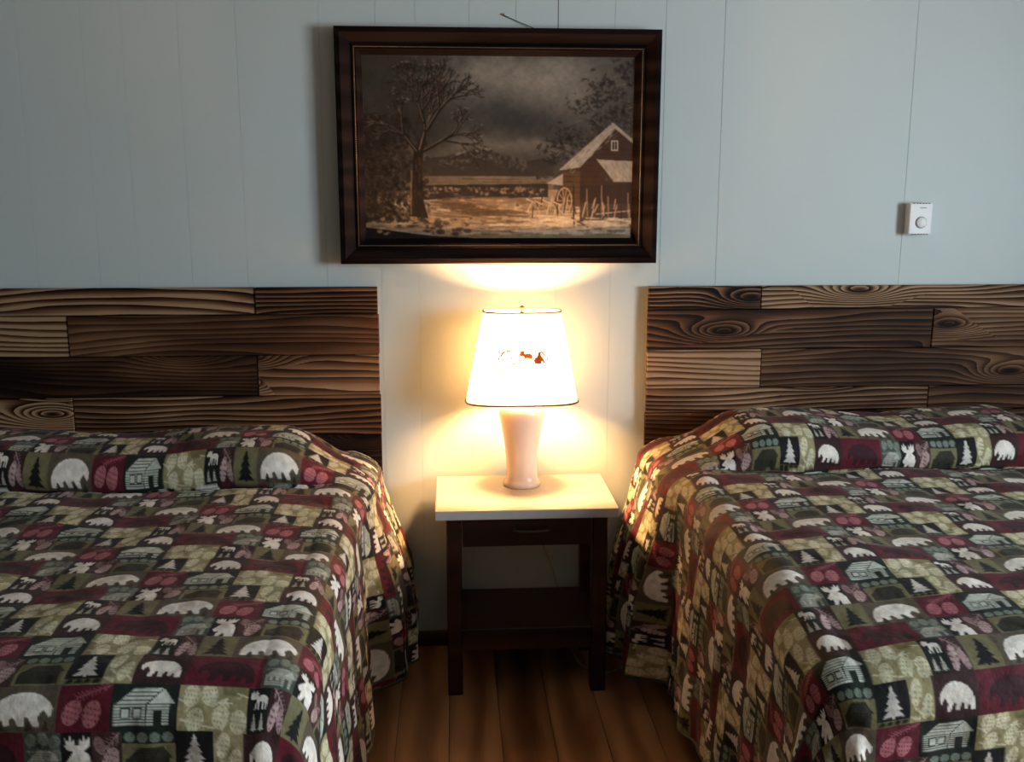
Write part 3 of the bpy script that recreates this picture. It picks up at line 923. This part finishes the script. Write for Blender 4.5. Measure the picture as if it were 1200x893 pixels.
blot = lambda x, z, w, h: [(x, z), (x + w, z), (x + w, z + h), (x, z + h)]
for shp in arc + [blot(.164, .985, .007, .006), blot(.168, .968, .013, .0045), blot(.128, .979, .006, .010), blot(.271, .976, .005, .014)]:
    decal('printed_emblem', [shp], M['ink_green'])
lett = []
lr = random.Random(2)
x = .138
for wlen in (4, 4, 1, 4):
    for q in range(wlen):
        lett.append(blot(x, .948, .0022, .0095)); lett.append(blot(x + .0022, .948 + lr.choice((0, .003, .0055)), .0010, .0038)); lett.append(blot(x + .0032, .948, .0020, .0095 * lr.choice((1, .7, 1)))); x += .0064
    x += .0034
lett.append(blot(.186, .9395, .026, .0040))
tag(decal('printed_lettering', lett, M['ink_green']), kind='stuff')
# flex: over the back of the top, down the wall and in a loop on the floor
tube('cord', smooth_path([(LX + .003, LY + .056, .5845), (.2085, -.050, .5845), (.213, -.030, .5845), (.218, -.0150, .574), (.245, -.0145, .45), (.330, -.0165, .20), (.362, -.030, .03), (.375, -.094, .0045),
                          (.387, -.170, .0045), (.431, -.233, .0045), (.472, -.230, .0045), (.520, -.185, .0045), (.535, -.10, .0045), (.530, -.035, .0045)], 10), .0032, M['cord'], lamp, 8)

# ------------------------------------------------------------------ framed painting
def winter_painting():
    W, H = 600, 400
    rng = np.random.default_rng(21)
    c = Canvas(W, H)
    yy, xx = np.mgrid[0:H, 0:W]; sx, ty = xx / W, yy / H
    n1 = value_noise(H, W, 130, rng) * .5 + value_noise(H, W, 50, rng) * .3 + value_noise(H, W, 18, rng) * .2 - .5
    def ga(cx, cy, rx, ry): return np.exp(-((sx + n1 * .12 - cx) / rx) ** 2 - ((ty + n1 * .15 - cy) / ry) ** 2)
    br = 74 + 30 * n1 + 78 * ga(.60, .08, .26, .16) + 26 * ga(.42, .18, .12, .14) + 30 * ga(.74, .2, .14, .18) - 16 * ga(.55, .34, .2, .09) + 36 * ga(.5, .50, .5, .045) - 14 * ga(.05, .15, .3, .4)
    c.a[:] = br[:, :, None] * np.array([1.03, .98, .90])
    c.a += (ga(.55, .34, .22, .1) * 6)[:, :, None] * np.array([-.6, .0, 1.0])
    c.frame(0, 0, W, H)
    # mountains
    c.poly([(.18, .62), (.24, .55), (.30, .545), (.345, .525), (.37, .51), (.40, .525), (.43, .485), (.455, .487), (.49, .53), (.54, .56), (.60, .57), (.66, .55), (.70, .58), (.70, .70), (.18, .70)], (62, 56, 50))
    for _ in range(240):
        x = rng.uniform(.28, .60); y = .50 + abs(x - .44) * .42 + abs(rng.normal(0, .035))
        if y > .64: continue
        c.ell(x, y, rng.uniform(.003, .009), rng.uniform(.004, .012), (112, 102, 92) if rng.random() < .42 else (48, 43, 38), .45, rng.uniform(-.6, .6))
    for x, y in ((.345, .53), (.355, .525), (.37, .518), (.42, .51), (.43, .495), (.437, .50), (.45, .50), (.46, .505)):
        c.ell(x, y, .009, .007, (158, 148, 136), .7, -.4)
    # plain, hedge and ground
    c.poly([(.15, .65), (.70, .65), (.70, .72), (.15, .72)], (112, 100, 84))
    for i in range(14):
        y = rng.uniform(.65, .71); x = rng.uniform(.2, .6); c.line((x, y), (x + rng.uniform(.03, .15), y), rng.uniform(1, 3), (146, 132, 112) if rng.random() < .5 else (70, 62, 54), .7)
    c.poly([(.0, .73), (1, .72), (1, 1), (0, 1)], (150, 130, 104))
    c.poly([(.2, .70), (.68, .69), (.68, .765), (.2, .78)], (50, 42, 36))
    for i in range(260):
        x = rng.uniform(.22, .66); y = .715 + abs(rng.normal(0, .022)) ; c.ell(x, y, rng.uniform(.002, .008), rng.uniform(.003, .012), (150, 132, 110) if rng.random() < .62 - (y - .715) * 9 else (54, 45, 38), .7)
    for i in range(260):
        y = rng.uniform(.77, .98); x = rng.uniform(.0, 1.0)
        base = np.array([200, 184, 162]) if rng.random() < .6 else np.array([104, 80, 56])
        c.line((x, y), (x + rng.uniform(.02, .12), y + rng.uniform(-.012, .012)), rng.uniform(1.5, 6), base * rng.uniform(.85, 1.15), .5)
    for i in range(150):
        t = rng.random(); x = .26 + .26 * t + rng.normal(0, .03); y = .80 + .075 * t + rng.normal(0, .018)
        c.line((x, y), (x + rng.uniform(.02, .07), y + rng.uniform(-.004, .010)), rng.uniform(1.5, 5), np.array([86, 68, 52]) * rng.uniform(.8, 1.2), .5)
    for i in range(40):
        x = rng.uniform(.28, .58); y = rng.uniform(.765, .80); c.line((x, y), (x + .05, y - .004), rng.uniform(1.5, 4), (128, 106, 82), .5)
    for i in range(80):
        x = rng.uniform(.40, .95); y = rng.uniform(.86, .96); c.line((x, y), (x + .07, y + rng.uniform(-.006, .006)), rng.uniform(1.5, 4), (224, 206, 182), .5)
    # dark woods, left
    for i in range(1500):
        x = abs(rng.normal(0, .10)); y = rng.uniform(.32, .90)
        if x > .24: continue
        c.ell(x, y, rng.uniform(.003, .012), rng.uniform(.004, .016), np.array([50, 40, 32]) * rng.uniform(.5, 1.4), .5, rng.uniform(-1, 1))
    for i in range(90):
        x = abs(rng.normal(0, .09)); y = rng.uniform(.55, .92); c.ell(x, y, rng.uniform(.002, .007), rng.uniform(.002, .005), (124, 108, 92), .4, rng.uniform(-1, 1))
    c.poly([(0, .93), (.10, .95), (.25, .98), (.40, .99), (.40, 1), (0, 1)], (34, 26, 20))
    for i in range(70):
        x = rng.uniform(.05, .40); y = rng.uniform(.88, .97); c.ell(x, y, rng.uniform(.006, .016), rng.uniform(.005, .012), (186, 152, 114) if rng.random() < .6 else (70, 54, 40), .75)
    # dark trees, right
    for i in range(1900):
        x = rng.uniform(.64, 1.0); y = rng.uniform(.02, .66)
        if y < (0.92 - x) * 1.9 + rng.normal(0, .06) or abs(math.sin(x * 19 + y * 7) + math.sin(y * 23)) < .25: continue
        c.ell(x, y, rng.uniform(.003, .011), rng.uniform(.003, .010), np.array([50, 43, 38]) * rng.uniform(.5, 1.2), .5, rng.uniform(-1, 1))
    for i in range(110):
        x = rng.uniform(.66, .99); y = rng.uniform(.06, .60)
        if y < (0.95 - x) * 1.9: continue
        c.line((x, y), (x + rng.uniform(-.02, .02), y + rng.uniform(-.012, .004)), rng.uniform(1, 3.0), (140, 128, 116), .5)
    # the bare tree
    def branch(x, y, a, ln, wd, dep):
        x2, y2 = x + math.cos(a) * ln, y - math.sin(a) * ln * 1.48
        c.line((x, y), (x2, y2), wd, (40, 32, 26), 1.0, wd * .66)
        if dep > 0 and wd > 1.6: c.line((x - .003, y - .004), (x2 - .002, y2 - .005), max(1.0, wd * .25), (150, 134, 118), .7)
        if dep == 0:
            if rng.random() < .22:
                c.ell(x2 + rng.uniform(-.008, .008), y2 + rng.uniform(-.008, .004), rng.uniform(.003, .008), rng.uniform(.002, .005), (150, 138, 126), .55, rng.uniform(-.5, .5))
            return
        for q in range(3 if dep > 2 else 2):
            branch(x2, y2, a + rng.uniform(-.75, .75), ln * rng.uniform(.58, .82), max(1.1, wd * .60), dep - 1)
    c.poly([(.165, .87), (.178, .70), (.185, .52), (.225, .48), (.215, .60), (.214, .76), (.235, .88)], (44, 34, 27))
    for i in range(40):
        y = rng.uniform(.52, .86); x = rng.uniform(.178, .216); c.line((x, y), (x + .002, y + .04), 1.6, (86, 68, 52) if rng.random() < .5 else (28, 22, 18), .7)
    c.line((.176, .62), (.172, .86), 3, (150, 120, 90), .8)
    branch(.205, .53, 1.30, .090, 15, 6)
    branch(.200, .52, 2.25, .080, 10, 5)
    branch(.225, .51, .50, .080, 9, 5)
    branch(.235, .40, 1.0, .085, 10, 5)
    branch(.225, .36, 1.85, .08, 9, 5)
    # the old mill house, right
    c.poly([(.835, .52), (.92, .38), (1.0, .46), (1.0, .80), (.70, .80), (.735, .66)], (70, 48, 34))
    c.poly([(.735, .62), (.80, .62), (.80, .82), (.735, .80)], (92, 68, 46))
    for i in range(10):
        y = .50 + i * .03; c.line((.74 + (.08 if i < 4 else 0), y), (1.0, y + .002), 1.2, (42, 30, 22), .8)
    c.poly([(.718, .618), (.905, .372), (.922, .366), (.928, .385), (.86, .50), (.80, .60)], (178, 168, 154))
    for i in range(60):
        t = rng.random(); x = .73 + .17 * t + rng.uniform(0, .04); y = .60 - .21 * t + rng.uniform(-.01, .04)
        c.line((x, y), (x + .012, y - .016), 2.2, (206, 198, 186) if rng.random() < .5 else (128, 116, 104), .5)
    c.line((.918, .365), (1.0, .465), 7, (176, 166, 152))
    c.poly([(.858, .555), (.90, .56), (1.0, .565), (1.0, .68), (.925, .68), (.90, .63)], (170, 160, 146))
    for i in range(26):
        x = rng.uniform(.88, .99); y = rng.uniform(.57, .67); c.line((x, y), (x + .006, y + .02), 2, (120, 108, 96), .5)
    c.rect(.913, .452, .940, .510, (196, 186, 168)); c.rect(.918, .460, .935, .503, (38, 32, 28)); c.line((.9265, .455), (.9265, .508), 1.4, (196, 186, 168))
    c.poly([(.672, .69), (.735, .635), (.735, .70)], (176, 164, 148))
    for a_ in range(10):
        an = a_ * PI / 5; c.line((.742, .785), (.742 + .026 * math.cos(an), .785 + .070 * math.sin(an)), 1.8, (178, 156, 130))
    for a_ in range(28):
        a1, a2 = a_ * PI / 14, (a_ + 1) * PI / 14
        c.line((.742 + .027 * math.cos(a1), .785 + .072 * math.sin(a1)), (.742 + .027 * math.cos(a2), .785 + .072 * math.sin(a2)), 2.6, (190, 168, 140))
    c.poly([(.80, .70), (1.0, .69), (1.0, .88), (.80, .90)], (48, 36, 28), .8)
    for i in range(30):
        x = rng.uniform(.60, .99); y0_ = rng.uniform(.76, .84); c.line((x, y0_), (x + rng.uniform(-.015, .015), y0_ + rng.uniform(.04, .09)), rng.uniform(1.5, 3.4), (198, 176, 148) if rng.random() < .6 else (40, 30, 24), .85)
    for (x, y) in ((.60, .775), (.63, .785), (.66, .78), (.70, .79)): c.line((x, y), (x + .03, y + .02), 3, (200, 178, 150))
    for (x, y0_, y1_) in ((.775, .70, .93), (.825, .72, .87), (.88, .70, .88), (.905, .76, .90), (.98, .74, .88)): c.line((x, y0_), (x + .004, y1_), 3, (140, 116, 90) if x > .8 else (44, 32, 24))
    c.line((.77, .88), (.83, .93), 3.5, (96, 74, 54)); c.line((.86, .86), (.99, .84), 2.5, (186, 164, 136))
    for i in range(60):
        x = rng.uniform(.60, 1.0); y = rng.uniform(.88, .97); c.line((x, y), (x + .05, y + rng.uniform(-.01, .01)), rng.uniform(2, 6), (230, 208, 178), .65)
    v = value_noise(H, W, 5, rng) * .5 + value_noise(H, W, 12, rng) * .5
    c.a *= (.88 + .24 * v)[:, :, None]
    c.blur(1)
    return s2l(np.clip(c.a, 0, 255))

ART = winter_painting() * 0.57
PX0, PX1, PZ0, PZ1 = -.334, .619, 1.253, 1.931
pic = empty('framed_painting', ((PX0 + PX1) / 2, -.012, PZ0))
tag(pic, 'framed oil painting of a snowy mill house hanging above the lamp', 'painting')
prof = [(0, -.010), (0, -.050), (.004, -.056), (.016, -.057), (.046, -.040), (.049, -.043), (.060, -.043), (.063, -.037), (.074, -.030), (.076, -.026), (.076, -.010)]
def rail(side):
    bm = bmesh.new(); ends = []
    for e in (0, 1):
        ring = []
        for d, y in prof:
            if side in ('top', 'bottom'):
                x = PX0 + d if e == 0 else PX1 - d
                z = PZ1 - d if side == 'top' else PZ0 + d
            else:
                z = PZ0 + d if e == 0 else PZ1 - d
                x = PX0 + d if side == 'left' else PX1 - d
            ring.append(bm.verts.new((x, y, z)))
        ends.append(ring)
    n = len(prof)
    for i in range(n):
        bm.faces.new((ends[0][i], ends[0][(i + 1) % n], ends[1][(i + 1) % n], ends[1][i]))
    bm.faces.new(ends[0]); bm.faces.new(ends[1])
    return link('frame_rail', bm_mesh(bm, 'frame_rail'), M['frame'], pic)
for sd in ('top', 'bottom', 'left', 'right'): rail(sd)
bm = bmesh.new()
bx0, bx1, bz0, bz1 = PX0 + .0545, PX1 - .0545, PZ0 + .0545, PZ1 - .0545
def bead(x, z):
    vs = [bm.verts.new((x + a * .0021, -.0435 + b * .0021, z + c_ * .0021)) for a, b, c_ in ((1, 0, 0), (-1, 0, 0), (0, 0, 1), (0, 0, -1), (0, -1, 0))]
    for i, j in ((0, 2), (2, 1), (1, 3), (3, 0)): bm.faces.new((vs[i], vs[j], vs[4]))
nx, nz_ = int((bx1 - bx0) / .0052), int((bz1 - bz0) / .0052)
for i in range(nx + 1):
    for z in (bz0, bz1): bead(bx0 + (bx1 - bx0) * i / nx, z)
for i in range(1, nz_):
    for x in (bx0, bx1): bead(x, bz0 + (bz1 - bz0) * i / nz_)
tag(link('beaded_trim', bm_mesh(bm, 'beaded_trim'), M['bead'], pic), kind='stuff', label='thin line of worn beads')
h_, w_ = 310, 460
gx = np.linspace(PX0 + .072, PX1 - .072, w_); gz = np.linspace(PZ1 - .072, PZ0 + .072, h_)
GX, GZ = np.meshgrid(gx, gz)
pos = np.stack([GX, np.full_like(GX, -.0270), GZ], -1)
# sample the drawing with a small box filter
Ha, Wa = ART.shape[:2]
fy = np.linspace(0, Ha - 1.001, h_); fx = np.linspace(0, Wa - 1.001, w_)
yi, xi = fy.astype(int), fx.astype(int)
ty_, tx_ = (fy - yi)[:, None, None], (fx - xi)[None, :, None]
smp = (ART[yi][:, xi] * (1 - tx_) + ART[yi][:, xi + 1] * tx_) * (1 - ty_) + (ART[yi + 1][:, xi] * (1 - tx_) + ART[yi + 1][:, xi + 1] * tx_) * ty_
cv = link('canvas', grid_mesh('canvas', pos, smp), M['canvas'], pic)
box('backing_board', PX0 + .02, PX1 - .02, -.0255, -.0105, PZ0 + .02, PZ1 - .02, M['hbback'], pic)
tube('hanging_wire', [(.156, -.0035, 1.974), (.185, -.005, 1.962), (.215, -.0065, 1.950), (.27, -.0085, 1.928)], .0011, M['steel'], pic, 6)
nail = lathe('nail', [(.0, -.006), (.0012, -.006), (.0012, .0048), (.0032, .0050), (.0032, .0058), (.0, .0060)], M['steel'], None, (0, 0), 10)
nail.rotation_euler = (math.radians(90), 0, 0); nail.location = (.156, 0.0, 1.976)
tag(nail, 'small steel nail in the wall above the painting holding its wire', 'nail')

# ------------------------------------------------------------------ thermostat
th = empty('thermostat', (1.448, 0.0, 1.337))
tag(th, 'small white wall thermostat with round dial', 'thermostat')
TX0, TX1, TZ0, TZ1 = 1.412, 1.484, 1.337, 1.433
box('back_plate', TX0 + .001, TX1 - .001, -.009, -.0004, TZ0 + .001, TZ1 - .001, M['white_plastic'], th, .001)
body = box('cover', TX0, TX1, -.034, -.009, TZ0, TZ1, M['white_plastic'], th, .003, 2)
bm = bmesh.new(); R0, R1 = .0205, .0155
dial = lathe('dial', [(.0, 0), (.0165, 0), (.0160, .0035), (.0145, .0045), (.0, .0045)], M['white_plastic'], body, (0, 0), 32)
dial.rotation_euler = (math.radians(90), 0, 0); dial.location = (1.450, -.0340, 1.374)
bm.free()
ring = tube('dial_groove', [(1.450 + .0172 * math.cos(2 * PI * q / 32), -.0343, 1.374 + .0172 * math.sin(2 * PI * q / 32)) for q in range(32)], .0011, M['grey_print'], body, 6, True)
box('name_mark', 1.443, 1.464, -.0346, -.0339, 1.4170, 1.4200, M['grey_print'], body)
for zz in (TZ0 - .0006, TZ1 - .0022):
    for q in range(6):
        x = TX0 + .010 + q * .0095
        box('vent_slot', x, x + .005, -.0346, -.014, zz, zz + .0028, M['dark_slot'], body)
